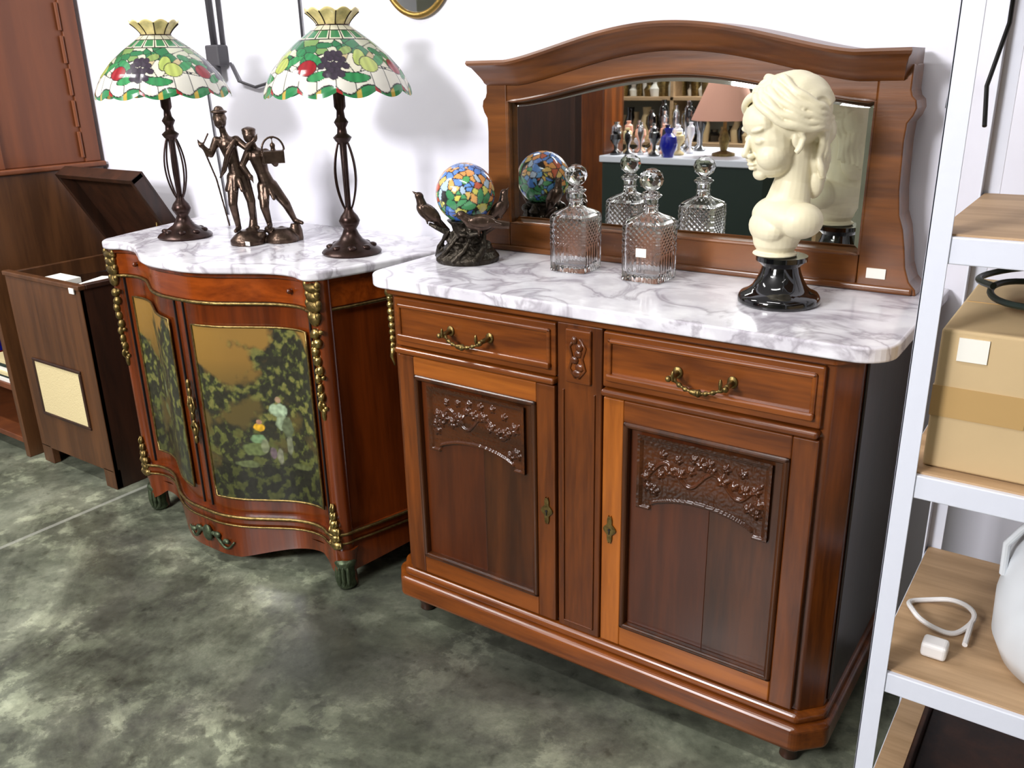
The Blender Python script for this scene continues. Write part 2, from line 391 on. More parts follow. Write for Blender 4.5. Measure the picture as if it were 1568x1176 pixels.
mb.sph((bl+.012,-.505,.93),(.016,.012,.014)); mb.tube([(bl+.012,-.505,.79),(bl+.008,-.508,.76),(bl+.014,-.505,.735)],[.008,.006,.003],8)
obj('gilt_corner_mount',mb,M['brass'],sb,smooth=True,ang=180)
# ---- mirror back
def zo(x):
    s=abs((x-c)/.55)
    return 1.480+(.072*(.5+.5*math.cos(pi*s/.78))**.68 if s<.78 else 0)
def zi(x):
    s=abs((x-c)/.465)
    return 1.378+.064*max(0,(.5+.5*math.cos(pi*s)))**.75
yf=-.125
xs=list(np.linspace(c-.466,c+.466,80)); xi=list(np.linspace(c-.467,c+.467,80))
obj('top_rail',MB().strip(xs,lambda x:zi(min(max(x,c-.465),c+.465)),lambda x:zo(x)-.03,yf,-.03),M['wframe'],sb,.003)
pf=[(0,.19,.012),(-.006,.192,.014),(-.012,.188,.012),(-.018,.176,.006),(-.026,.168,.002),(-.034,.160,-.001),(-.042,.150,-.003),(-.05,.142,-.005),(-.056,.138,-.006),(-.062,.128,-.008)]
xx0=np.linspace(-1,1,121); v=[];n=len(pf)
for t in xx0:
    for dzz,yy,ex in pf:
        x=c-.006+t*(.528+ex); v.append((x,-yy,zo(x)+dzz))
    x=c-.006+t*.533; v.append((x,-.03,zo(x)-.062)); v.append((x,-.03,zo(x)))
m_=n+2; f=[(i*m_+j,i*m_+(j+1)%m_,(i+1)*m_+(j+1)%m_,(i+1)*m_+j) for i in range(120) for j in range(m_)]+[tuple(range(m_)),tuple(120*m_+j for j in range(m_))[::-1]]
obj('arched_cornice',MB().add(v,f),M['wframe'],sb,smooth=True,ang=28)
for sx in (-1,1):
    pr=[(.4655,.982),(.59,.982),(.587,.995),(.573,1.01),(.562,1.04),(.556,1.08),(.548,1.12),(.537,1.15),(.531,1.2),(.528,1.30),(.530,1.335),(.540,1.35),(.545,1.365),(.542,1.38),(.534,1.388),(.530,1.40),(.530,1.45),(.4655,1.45)]
    P=[(c+sx*x,z) for x,z in pr]
    if sx<0: P=P[::-1]
    obj('mirror_post_%d'%(sx>0),MB().prismy(P,yf-.002,-.031),M['wframe'],sb,.003)
mb=MB().box(c-.464,c+.464,yf,-.03,.984,1.06); obj('bottom_rail',mb,M['wframe'],sb,.003)
mb=MB().box(c-.582,c+.582,-.135,-.033,.9825,.998); obj('base_moulding',mb,M['wframe'],sb,.005)
mb=MB().strip(xi,lambda x:1.05,lambda x:zi(x)+.01,-.06,-.035); obj('backboard',mb,M['oakd'],sb)
per=[(x,1.06) for x in np.linspace(c-.465,c+.465,40)]+[(x,zi(x)) for x in np.linspace(c+.465,c-.465,60)]
cz=1.23; inn=[(c+(x-c)*(1-.018/.465),cz+(z-cz)*(1-.016/.17)) for x,z in per]
n=len(per); v=[(x,-.100,z) for x,z in per]+[(x,-.1035,z) for x,z in inn]
f=[(i,(i+1)%n,n+(i+1)%n,n+i) for i in range(n)]+[tuple(range(n,2*n))]+[tuple(range(n))[::-1]]
obj('mirror_glass',MB().add(v,f),M['mirror'],sb)
mb=MB().tube([(x,-.122,z) for x,z in per],.005,8,closed=True); obj('mirror_bead',mb,M['wframe'],sb,smooth=True)
BX('price_tag',c+.485,c+.525,-.131,-.1265,1.012,1.034,'paper',sb,.0005)
# ---------------------------------------------------------------- commode
K=-2.197
cm=root('serpentine_commode',(K,-.3,0))
half=[(0,-.675),(.08,-.672),(.16,-.65),(.24,-.61),(.31,-.575),(.37,-.56),(.42,-.562),(.455,-.575),(.49,-.575),(.52,-.545),(.53,-.51),(.55,-.45),(.58,-.34),(.615,-.2),(.645,-.1),(.66,-.015)]
half=[(x*.96,y) for x,y in half]
def cr(P,n=6):
    out=[];P=[Vector(p) for p in P];E=[P[0]*2-P[1]]+P+[P[-1]*2-P[-2]]
    for i in range(1,len(E)-2):
        for k in range(n):
            t=k/n;a,b,d,e=E[i-1:i+3]
            out.append(.5*((2*b)+(d-a)*t+(2*a-5*b+4*d-e)*t*t+(3*b-a-3*d+e)*t**3))
    out.append(P[-1]); return out
full=[(-x,y) for x,y in half[:0:-1]]+half
full=[tuple(p) for p in cr(full)]
def outl(off):
    out=[];n=len(full)
    for i,p in enumerate(full):
        a=Vector(full[max(i-1,0)]);b=Vector(full[min(i+1,n-1)]); t=(b-a).normalized(); nn=Vector((t.y,-t.x))
        q=Vector(p)+nn*off; out.append((K+q.x,min(q.y,-.012)))
    return out
def fy(x,off=0):
    o=outl(off); xs_=[p[0] for p in o]; ys=[p[1] for p in o]
    return float(np.interp(x,xs_,ys))
obj('marble_top',MB().prism(outl(0),.945,.972),M['marble'],cm,.008,seg=4)
obj('carcass',MB().prism(outl(-.03),.13,.948),M['veneerd'],cm,0)
obj('frieze_drawer',MB().prism(outl(-.024),.862,.935),M['veneer'],cm,.003)
obj('top_moulding',MB().prism(outl(-.014),.932,.947),M['veneerd'],cm,.004)
obj('base_band',MB().prism(outl(-.012),.158,.185),M['veneerd'],cm,.008)
def along(off,z,x0=-9,x1=9,yo=0): return [(x,y+yo,z) for x,y in outl(off) if x0<=x<=x1]
mb=MB().tube(along(-.02,.858),.0048,8); mb.tube(along(-.008,.188),.005,8); mb.tube(along(-.008,.158),.0035,8)
obj('brass_bands',mb,M['brassd'],cm,smooth=True,ang=180)
o=outl(-.022); xs_=[p for p in o if abs(p[0]-K)<.58]; v=[];f=[]
def zb(x):
    s=abs(x-K)
    if s<.12: return .045
    if s<.39: return .045+.05*math.sin((s-.12)/.27*pi/2)
    return .095-.05*max(0,(s-.39)/.08) if s<.465 else .05+.04*min(1,(s-.465)/.1)
for x,y in xs_: v+=[(x,y,.16),(x,y,zb(x))]
f=[(2*i,2*i+1,2*i+3,2*i+2) for i in range(len(xs_)-1)]
obj('skirt',MB().add(v,f),M['veneerd'],cm,solid=.016)
for sx in (-1,1):
    fx=K+sx*.468
    mb=MB().lathe([(.018,0),(.026,.01),(.024,.05),(.03,.1),(.036,.135)],(fx,-.525,0),20); mb.lathe([(.02,0),(.024,.06),(.03,.14)],(K+sx*.58,-.06,0),16)
    obj('feet_%d'%(sx>0),mb,M['veneerd'],cm,smooth=True)
    mb=MB()
    mb.lathe([(.021,.0),(.03,.012),(.027,.03),(.028,.07),(.034,.09),(.03,.1)],(fx,-.535,0),20)
    for i in range(5):
        a=-pi/2+(i-2)*.5; mb.sph((fx+.028*math.cos(a),-.535+.028*math.sin(a),.05),(.007,.007,.035))
    obj('sabot_%d'%(sx>0),mb,M['verdi'],cm,smooth=True,ang=180)
    mb=MB().tube([(fx,-.53,.13),(fx,-.53,.945)],.028,16); obj('corner_post_%d'%(sx>0),mb,M['veneerd'],cm,smooth=True)
    mb=MB(); X,Y=fx,-.558
    for i,(z,w,h) in enumerate(((.925,.03,.014),(.90,.024,.016),(.875,.028,.018),(.84,.02,.02))):
        mb.sph((X,Y,z),(w,.012,h))
        for q in (-1,1): mb.sph((X+q*w*.7,Y,z+.008),(.009,.009,.012))
    obj('capital_mount_%d'%(sx>0),mb,M['brassd'],cm,smooth=True,ang=180)
    mb=MB(); zz=.80
    for i in range(9):
        w=.020-.0013*i
        mb.sph((X+.006*math.sin(i*2.1),Y-.002,zz),(w*.75,.013,.015)); mb.sph((X+w*math.cos(i*1.3),Y-.002,zz+.006),.007); mb.sph((X-w*.8,Y,zz-.006),(.007,.007,.010))
        zz-=.026
    mb.sph((X,Y,zz),(.008,.008,.02)); 
    for i in range(5):
        a=i*2*pi/5; mb.sph((X+.01*math.cos(a),Y,.585+.01*math.sin(a)),.007)
    obj('drop_mount_%d'%(sx>0),mb,M['brass'] if sx>0 else M['brassd'],cm,smooth=True,ang=180)
    mb=MB()
    for z,w in ((.155,.024),(.178,.017),(.20,.02),(.225,.013),(.25,.009),(.275,.005)):
        mb.sph((X,Y-.004,z),(w,.014,.015))
        for q in (-1,1): mb.tube([(X,Y-.01,z-.01),(X+q*w,Y-.008,z),(X+q*w*.8,Y-.006,z+.014)],[.005,.005,.002],8)
    obj('lower_mount_%d'%(sx>0),mb,M['brass'] if sx>0 else M['brassd'],cm,smooth=True,ang=180)
mb=MB(); ym=fy(K,-.024)
for z in np.linspace(.42,.60,8): mb.sph((K,ym-.006,z),(.008,.007,.014))
for q in (-1,1): mb.tube([(K,ym-.006,.5),(K+q*.016,ym-.006,.53),(K+q*.008,ym-.006,.56)],[.004,.004,.002],8); mb.tube([(K,ym-.006,.48),(K+q*.016,ym-.006,.46),(K+q*.006,ym-.006,.43)],[.004,.004,.002],8)
obj('lock_mount',mb,M['brassd'],cm,smooth=True,ang=180)
mb=MB()
mb.sph((K,fy(K,-.01)-.004,.105),(.022,.01,.028))
for q in (-1,1):
    mb.tube([(K+q*s,fy(K+q*s,-.012)-.003,.09+.02*math.sin(s*60)) for s in np.linspace(0,.11,14)],[.008-.0004*i for i in range(14)],8)
    mb.sph((K+q*.045,fy(K+q*.045,-.012)-.004,.11),(.014,.008,.01)); mb.sph((K+q*.08,fy(K+q*.08,-.012)-.004,.095),(.014,.008,.008))
obj('skirt_mount',mb,M['verdi'],cm,smooth=True,ang=180)
def painting(name,x0,x1,z0,z1,seed,fig):
    nx,nz=140,200; v=[];f=[];cl=[]
    ys=[fy(x0+(x1-x0)*i/nx,-.024) for i in range(nx+1)]
    for j in range(nz+1):
        w=j/nz
        for i in range(nx+1):
            u=i/nx; v.append((x0+(x1-x0)*u,ys[i]-.003,z0+(z1-z0)*w))
            n1=noise.fractal(Vector((u*3.4+seed,w*4.8,1.3)),1,2,6); n2=noise.fractal(Vector((u*15+seed,w*19,4)),1,2,3); n3=noise.noise(Vector((u*34,w*44,seed)))
            amber=np.array([.25,.135,.026])*(.30+.75*w); glow=np.array([.11,.078,.020]); dark=np.array([.020,.019,.010])
            tz=min(1,max(0,(w-.60)/.22)); col=glow*(.5+.6*w)*(1-tz)+amber*tz
            tree=.95*math.exp(-((u-.95)/.36)**2-((w-.74)/.26)**2)+.85*math.exp(-((u-.08)/.36)**2-((w-.60)/.15)**2)+.5*math.exp(-((u-.9)/.4)**2-((w-.5)/.2)**2)+1.1*max(0,.5-w)*2
            fol=tree+n1*.5-.30
            if fol>0:
                g=np.array([.042,.048,.014]) if n2>.02 else dark
                if n2>.18: g=np.array([.085,.092,.022])
                if w>.42 and n2>.30: g=np.array([.14,.135,.034])
                if w<.22: g=g*.6
                g=g*(1+.5*n3); k=min(1,fol*6); col=col*(1-k)+g*k
            for (cx,cy,rx,ry,cc) in fig:
                d=((u-cx)/rx)**2+((w-cy)/ry)**2+.5*n2
                if d<1: 
                    k=min(1,(1-d)*3); col=col*(1-k)+np.array(cc)*(.7+.6*max(0,n3+.4))*k
            cl.append(tuple(np.clip(col,0,1)))
    for j in range(nz):
        for i in range(nx):
            a=j*(nx+1)+i; f.append((a,a+1,a+nx+2,a+nx+1))
    obj(name,MB().add(v,f),M['paint'],cm,smooth=True,ang=180,cols=cl,norm=False)
    P=[(x0+(x1-x0)*t,0,z0) for t in np.linspace(0,1,20)]+[(x1,0,z) for z in np.linspace(z0,z1,12)[1:]]+[(x0+(x1-x0)*t,0,z1) for t in np.linspace(1,0,20)[1:]]+[(x0,0,z) for z in np.linspace(z1,z0,12)[1:-1]]
    P=[(p[0],fy(p[0],-.024)-.003,p[2]) for p in P]
    obj(name+'_gilt_frame',MB().tube(P,.0034,8,closed=True),M['brassd'],cm,smooth=True,ang=180)
figs=[(.63,.54,.075,.045,(.34,.44,.28)),(.64,.60,.028,.020,(.34,.22,.13)),(.65,.47,.05,.05,(.24,.30,.18)),(.70,.44,.055,.06,(.10,.12,.06)),(.47,.44,.045,.026,(.72,.40,.02)),(.475,.470,.025,.016,(.42,.22,.14)),
 (.45,.37,.06,.03,(.16,.26,.12)),(.42,.31,.10,.04,(.12,.15,.05)),(.50,.33,.035,.04,(.20,.22,.12)),(.56,.29,.03,.04,(.14,.10,.11)),(.61,.27,.03,.05,(.20,.20,.13)),(.36,.22,.11,.022,(.11,.13,.05)),(.70,.34,.03,.06,(.16,.17,.10)),(.80,.22,.10,.02,(.08,.09,.03))]
painting('painted_panel_right',K+.055,K+.405,.245,.79,2.0,figs)
painting('painted_panel_left',K-.405,K-.055,.245,.79,9.0,[(.5,.50,.06,.06,(.16,.18,.10)),(.4,.34,.12,.04,(.12,.13,.05))])
mb=MB()
for s in (-.432,-.02,.02,.432):
    x=K+s; mb.box(x-.002,x+.002,fy(x,-.026)-.002,fy(x,-.026)+.01,.2,.85)
obj('door_gaps',mb,M['blackm'],cm)
mb=MB(); 
for s in (-.36,.36): mb.sph((K+s,fy(K+s,-.024)-.006,.9),(.008,.01,.008))
obj('drawer_knobs',mb,M['veneerd'],cm,smooth=True)
TZ=.972; SZ=.982
# ---------------------------------------------------------------- tiffany lamps
def nearest(P,seeds):
    D=((P[:,None,:]-seeds[None])**2).sum(2); idx=np.argsort(D,1)[:,:2]; d=np.sqrt(np.take_along_axis(D,idx,1)); return idx[:,0],d[:,1]-d[:,0]
def shade_mesh(rot):
    nt_,nm=480,120; v=[];th=[];tt=[]
    for i in range(nm+1):
        t=i/nm
        r=float(np.interp(t,[0,.12,.3,.5,.7,.85,.95,1],[.040,.062,.100,.138,.167,.184,.193,.195]))
        for j in range(nt_):
            q=2*pi*j/nt_; z=.165*(1-t**1.12)
            k=max(0,(t-.75)/.25); z-=k*.016*abs(math.sin(q*6)) ; rr=r*(1+.012*abs(math.sin(q*12))*t)
            v.append((rr*math.cos(q),rr*math.sin(q),z)); th.append(q); tt.append(t)
    f=[(i*nt_+j,i*nt_+(j+1)%nt_,(i+1)*nt_+(j+1)%nt_,(i+1)*nt_+j) for i in range(nm) for j in range(nt_)]
    P=np.array(v); th=np.array(th); tt=np.array(tt)
    rng=np.random.RandomState(5); sd=[];sc=[]
    for k in range(150):
        t=rng.uniform(.28,.80); q=rng.uniform(0,2*pi); r=np.interp(t,[0,.3,.5,.7,.85,1],[.04,.1,.138,.167,.184,.195]); sd.append((r*math.cos(q),r*math.sin(q),.165*(1-t**1.12)))
        u=rng.rand(); lo=t<.5
        if lo: sc.append((.04,.20,.08) if u<.45 else ((.66,.66,.50) if u<.85 else (.22,.36,.12)))
        else: sc.append((.80,.76,.60) if u<.72 else ((.04,.22,.08) if u<.92 else (.62,.50,.28)))
    sd=np.array(sd); sc=np.array(sc); idx,e=nearest(P,sd)
    col=sc[idx].copy(); lead=np.array([.03,.03,.03])
    col[e<.0016]=lead
    up=tt<.27; qq=(th/(2*pi)*16)%1
    col[up]=np.array([.78,.74,.58]); g=up&(tt>.13)&(tt<.25)&(np.abs(qq-.5)<.36); col[g]=np.array([.05,.24,.10]); g=up&(tt<.10); col[g]=np.array([.75,.72,.55])
    col[up&((qq<.06)|(qq>.96))]=lead; col[(np.abs(tt-.27)<.009)|(np.abs(tt-.12)<.010)]=lead
    q2=(th/(2*pi)*24)%1; l0=.72+.03*np.cos(th*8)
    lo=tt>l0; col[lo]=np.array([.84,.81,.70]); col[lo&((q2<.045)|(q2>.955))]=lead; col[np.abs(tt-l0)<.006]=lead
    edge=.93+.045*np.sin(th*12); col[tt>edge]=np.array([.04,.26,.09]); rr_=(tt>edge)&(((th/(2*pi)*12)%1)<.14); col[rr_]=np.array([.42,.03,.03]); yy=(tt>edge)&(((th/(2*pi)*12+.5)%1)<.12); col[yy]=np.array([.6,.42,.08])
    col[(np.abs(tt-edge)<.008)]=lead
    def ell(q0,t0,rq,rt,c_,rotn=0):
        dq=((th-q0+pi)%(2*pi)-pi)*.17; dt=(tt-t0)*.23
        a=dq*math.cos(rotn)+dt*math.sin(rotn); b=-dq*math.sin(rotn)+dt*math.cos(rotn)
        d=(a/rq)**2+(b/rt)**2; col[(d<1.2)&(d>=1)]=lead; col[d<1]=np.array(c_)*(1+.25*(np.sin(a[d<1]*300)[:,None]*.5)) 
    for s in range(4):
        b=s*pi/2
        ell(b+.15,.56,.036,.014,(.04,.26,.09),.5); ell(b+1.34,.58,.034,.013,(.05,.30,.10),-.5); ell(b+.8,.80,.036,.011,(.04,.28,.09),.1); ell(b+.28,.78,.028,.010,(.05,.30,.10),-.3)
        ell(b+.96,.54,.018,.028,(.46,.56,.14),.5); ell(b+1.08,.64,.026,.024,(.52,.60,.16))
        ell(b+.08,.68,.026,.023,(.34,.015,.022)); ell(b+1.40,.46,.022,.012,(.04,.24,.09),.3); ell(b+.74,.44,.024,.012,(.28,.38,.12),-.3)
        for (a_,t_) in ((0,0),(.1,0),(-.1,0),(.05,.075),(-.05,.075),(0,.15),(.15,-.07),(-.15,-.07),(.05,-.09),(-.05,-.09),(.1,.12),(-.1,.12),(.19,.02),(-.19,.02),(0,-.16),(.11,-.15),(-.11,-.15)):
            ell(b+.5+a_,.64+t_,.0098,.0098,(.05,.036,.055))
    col=np.clip(col,0,1)
    mbx=MB(); mbx.v=v; mbx.f=f
    mbx.xf(Matrix.Rotation(rot,4,'Z')); return mbx,col
def lamp(x,y,rot):
    R=root('tiffany_table_lamp',(x,y,TZ)); T=Matrix.Translation((x,y,TZ))
    U=T@Matrix.Translation((0,0,.014))
    mb=MB().lathe([(.0,0),(.082,0),(.085,.006),(.080,.012),(.066,.020),(.05,.03),(.034,.04),(.024,.055),(.018,.07),(.026,.082),(.030,.093),(.024,.106),(.014,.118),(.010,.13)],(0,0,0),48)
    mb.lathe([(.008,.12),(.010,.30),(.02,.31),(.026,.32),(.014,.33),(.012,.345),(.02,.36),(.012,.372),(.010,.39),(.016,.40),(.016,.44),(.008,.45),(.007,.61)],(0,0,0),24)
    for k in range(6):
        a=k*pi/3+.2
        mb.tube([((.010+.022*math.sin(pi*t)**.8)*math.cos(a),(.010+.022*math.sin(pi*t)**.8)*math.sin(a),.125+.19*t) for t in np.linspace(0,1,16)],.0028,8)
    for k in range(8):
        a=k*pi/4; mb.sph((.058*math.cos(a),.058*math.sin(a),.022),(.014,.014,.008),None,10,6)
    obj('base_and_stem',mb.xf(T),M['iron'],R,smooth=True,ang=60)
    s,col=shade_mesh(rot); obj('stained_glass_shade',s.xf(Matrix.Translation((x,y,TZ+.441))),M['tiff'],R,smooth=True,ang=180,cols=col,norm=False)
    v=[];n=96
    for i in range(9):
        t=i/8
        for j in range(n):
            q=2*pi*j/n; r=.040+.030*t**1.5; z=.588+.034*t+(.010*abs(math.sin(q*5))*t if t>0 else 0)
            v.append((r*math.cos(q),r*math.sin(q),z))
    f=[(i*n+j,i*n+(j+1)%n,(i+1)*n+(j+1)%n,(i+1)*n+j) for i in range(8) for j in range(n)]
    obj('crown',MB().add(v,f).xf(U),M['crown'],R,smooth=True,ang=180,solid=.002)
    mb=MB()
    for k in range(10):
        a=k*pi/5; mb.tube([((.041+.030*t**1.5)*math.cos(a),(.041+.030*t**1.5)*math.sin(a),.588+.034*t) for t in np.linspace(0,1,6)],.0016,6)
    mb.lathe([(.036,.584),(.045,.584),(.045,.592),(.036,.592)],(0,0,0),32)
    obj('crown_leading',mb.xf(U),M['iron'],R,smooth=True)
lamp(-2.475,-.40,.1); lamp(-1.80,-.33,.25)
# ---------------------------------------------------------------- bronze figurines
FO=Vector((-2.155,-.335,TZ))
R=root('bronze_figurine_group',FO)
ax=Vector((.628,.778,0)); dz=Vector((.778,-.628,0))
def W(p): return FO+ax*p[0]+dz*p[1]+Vector((0,0,p[2]))
def figure(mb,J):
    def P(k): return W(J[k])
    mb.limb([P('hip'),P('waist'),P('chest')],[.024,.019,.026]); mb.limb([P('chest'),P('neck'),P('head')],[.017,.010,.009])
    hd=P('head'); mb.sph(hd,(.018,.018,.023)); mb.sph(hd+dz*.013+Vector((0,0,-.006)),(.009,.009,.011)); mb.sph(hd+dz*.021,(.003,.003,.005)); mb.sph(hd-dz*.006+Vector((0,0,.008)),(.020,.020,.018))
    for s in 'lr':
        mb.limb([P('sh'+s),P('el'+s),P('ha'+s)],[.0122,.0095,.0065]); h=P('ha'+s); dirn=(h-P('el'+s)).normalized()
        mb.sph(h+dirn*.004,.0082)
        for q in range(4): mb.cap(h+dirn*.006+Vector((0,0,(q-1.5)*.003)),h+dirn*.018+Vector((0,0,(q-1.5)*.0042)),.0024,.0018,6)
        mb.limb([P('hp'+s),P('kn'+s),P('an'+s)],[.0195,.0135,.008]); mb.cap(P('an'+s),P('an'+s)+dz*.022+ax*J['toe'+s]+Vector((0,0,-.006)),.0085,.006)
        mb.cap(P('chest'),P('sh'+s),.018,.0125)
    return mb
mb=MB()
figure(mb,dict(hip=(-.064,0,.205),waist=(-.072,0,.245),chest=(-.082,0,.295),neck=(-.090,0,.33),head=(-.095,.004,.362),
 shl=(-.112,0,.308),ell=(-.132,.012,.27),hal=(-.152,.02,.295),shr=(-.056,0,.308),elr=(-.03,.018,.285),har=(-.008,.02,.305),
 hpl=(-.078,0,.2),knl=(-.088,.02,.125),anl=(-.080,0,.05),toel=-.01,hpr=(-.05,0,.2),knr=(-.035,.018,.13),anr=(-.036,-.01,.055),toer=.012))
mb.sph(W((-.095,0,.388)),(.024,.024,.006)); mb.sph(W((-.095,0,.393)),(.014,.014,.012))
for i in range(10): a=i*.63; mb.cap(W((-.07,0,.235)),W((-.066+.034*math.cos(a),.03*math.sin(a),.165)),.012,.007,8)
mb.tube([W((-.06,.02,.31)),W((-.085,.028,.27)),W((-.1,.02,.225)),W((-.115,.0,.20))],[.006,.008,.008,.003],8)
mb.tube([W((-.132,.01,.33)),W((-.152,.02,.295)),W((-.125,.02,.20)),W((-.105,.02,.06))],[.003,.003,.003,.003],8)
obj('standing_figure',mb,M['bronze'],R,remesh=.0022,sm=2)
mb=MB()
figure(mb,dict(hip=(.018,0,.175),waist=(.008,0,.21),chest=(-.002,0,.258),neck=(-.01,0,.288),head=(-.018,.006,.318),
 shl=(-.028,0,.268),ell=(-.048,.02,.235),hal=(-.03,.03,.205),shr=(.024,0,.268),elr=(.048,.012,.235),har=(.045,.02,.285),
 hpl=(.006,0,.17),knl=(.002,.02,.11),anl=(.012,0,.052),toel=-.008,hpr=(.03,0,.17),knr=(.066,.012,.115),anr=(.088,-.015,.06),toer=.02))
mb.sph(W((-.018,0,.334)),(.021,.021,.009))
for i in range(10): a=i*.63; mb.cap(W((.012,0,.20)),W((.022+.032*math.cos(a),.028*math.sin(a),.135)),.011,.006,8)
mb.tube([W((.045+.032*math.cos(q),.02,.275+.038*math.sin(q))) for q in np.linspace(0,pi,14)],.0035,8)
mb.obox(W((.014,.0,.238)),ax*.062,dz*.04,Vector((0,0,.036)))
obj('walking_figure',mb,M['bronze'],R,remesh=.0022,sm=2)
mb=MB()
for (a,b_,r) in ((-.058,0,.052),(.045,0,.05)):
    p=W((a,b_,0)); mb.lathe([(r,.0),(r,.014),(r*.9,.02),(r*.7,.03),(r*.4,.042)],(p.x,p.y,p.z),28)
for i in range(12):
    p=W((random.uniform(-.085,.075),random.uniform(-.02,.02),random.uniform(.025,.04))); mb.sph(p,(.014,.014,.012))
p=W((.088,-.01,.0)); mb.lathe([(.022,0),(.02,.03),(.014,.052)],(p.x,p.y,p.z),16)
mb.cap(W((-.04,0,.03)),W((-.03,-.01,.11)),.016,.008)
obj('rocky_base',mb,M['bronze'],R,remesh=.003,sm=2)
p=W((-.06,.055,.004)); BX('tag',p.x-.012,p.x+.012,p.y-.002,p.y,p.z,p.z+.012,'paper',R,.0003)
# ---------------------------------------------------------------- globe lamp
gx,gy=-1.412,-.29
R=root('stained_glass_globe_lamp',(gx,gy,SZ))
bm=bmesh.new(); bmesh.ops.create_icosphere(bm,subdivisions=6,radius=.077); P=np.array([v.co[:] for v in bm.verts]); F=[tuple(v.index for v in f.verts) for f in bm.faces]; bm.free()
rng=np.random.RandomState(3); sd=rng.normal(size=(250,3)); sd/=np.linalg.norm(sd,axis=1)[:,None]; cols=[]
for s in sd:
    u=rng.rand(); z=s[2]+rng.uniform(-.25,.25)
    if z>.6: cc=(.14,.28,.70) if u<.6 else (.8,.34,.10)
    elif z>.05: cc=[(.78,.34,.10),(.74,.50,.16),(.14,.32,.72),(.10,.38,.13),(.55,.12,.06),(.45,.58,.72),(.80,.40,.12)][int(u*7)]
    elif z>-.5: cc=[(.08,.22,.58),(.10,.36,.15),(.66,.62,.13),(.16,.38,.70),(.06,.26,.11)][int(u*5)]
    else: cc=[(.05,.15,.5),(.06,.26,.11)][int(u*2)]
    cols.append(cc)
idx=[];e=[]
for k in range(0,len(P),5000):
    a,b_=nearest(P[k:k+5000]/.077,sd); idx+=list(a); e+=list(b_)
col=np.array(cols)[idx]; col[np.array(e)<.024]=(.03,.03,.03)
mb=MB(); mb.v=[tuple(p) for p in P]; mb.f=F; mb.xf(Matrix.Translation((gx,gy,SZ+.176)))
obj('globe',mb,M['globe'],R,smooth=True,ang=180,cols=col,norm=False)
mb=MB(); o=Vector((gx,gy,SZ))
mb.lathe([(.082,0),(.085,.012),(.07,.03),(.05,.05),(.035,.075),(.04,.095),(.052,.108),(.03,.11)],o,32)
rnd=random.Random(4)
for i in range(46):
    a=rnd.uniform(0,2*pi); z=rnd.uniform(.008,.095); r=.075-.035*min(1,z/.06)+ (.012 if z>.07 else 0)
    mb.sph(o+Vector((r*math.cos(a),r*math.sin(a),z)),(rnd.uniform(.008,.017),)*2+(rnd.uniform(.006,.014),),Matrix.Rotation(a,3,'Z'),12,8)
for i in range(9):
    a=rnd.uniform(0,2*pi); mb.tube([o+Vector((.085*math.cos(a),.085*math.sin(a),.01)),o+Vector((.075*math.cos(a+.4),.075*math.sin(a+.4),.04)),o+Vector((.052*math.cos(a+.9),.052*math.sin(a+.9),.085))],[.008,.006,.004],8)
mb.tube([o+Vector((-.03,-.03,.07)),o+Vector((-.06,-.05,.09)),o+Vector((-.085,-.05,.098))],[.008,.007,.005],8)
mb.tube([o+Vector((.03,-.03,.06)),o+Vector((.05,-.05,.08)),o+Vector((.075,-.045,.085))],[.008,.007,.005],8)
obj('foliate_base',mb,M['bronzeg'],R,remesh=.0025,sm=1)
def bird(mb,p,h,up,s=1,wing=.3):
    h=Vector(h).normalized(); u=Vector((0,0,1)); sd_=h.cross(u).normalized(); b=(h*math.cos(up)+u*math.sin(up)).normalized(); nrm=sd_.cross(b)
    Rm=Matrix((b,sd_,nrm)).transposed(); p=Vector(p)
    mb.sph(p,(.034*s,.018*s,.019*s),Rm); mb.cap(p+b*.02*s+nrm*.004*s,p+b*.036*s+nrm*.014*s,.014*s,.011*s); hd=p+b*.042*s+nrm*.018*s
    mb.sph(hd,(.0125*s,.011*s,.011*s),Rm); mb.tube([hd+b*.008*s,hd+b*.024*s-nrm*.002*s],[.005*s,.0008*s],8)
    mb.tube([p-b*.025*s,p-b*.05*s-nrm*.002,p-b*.075*s-nrm*.004],[.012*s,.011*s,.009*s],10,flat=.35)
    for q in (-1,1):
        mb.sph(p-b*.008*s+sd_*q*.017*s+nrm*.006*s,(.032*s,.006*s,.014*s),Rm); mb.tube([p-b*.02*s+sd_*q*.017*s+nrm*.006*s,p-b*.055*s+sd_*q*.012*s],[.008*s,.002*s],8)
        mb.tube([p+sd_*q*.008*s-nrm*.01*s,p+sd_*q*.008*s-Vector((0,0,.03*s))],[.003*s,.0025*s],8)
mb=MB(); bird(mb,o+Vector((-.088,-.052,.128)),(-.55,-.5,0),.75,1.0)
bird(mb,o+Vector((.078,-.05,.112)),(-.75,-.55,0),.05,1.05)
obj('bronze_birds',mb,M['bronze'],R,remesh=.002,sm=1)
mb=MB(); bird(mb,o+Vector((.075,.05,.135)),(.6,.2,0),.9,.9); mb.tube([o+Vector((.03,.03,.07)),o+Vector((.06,.045,.09)),o+Vector((.076,.05,.10))],[.009,.007,.004],8)
obj('bronze_bird_rear',mb,M['bronze'],R,remesh=.002,sm=1)
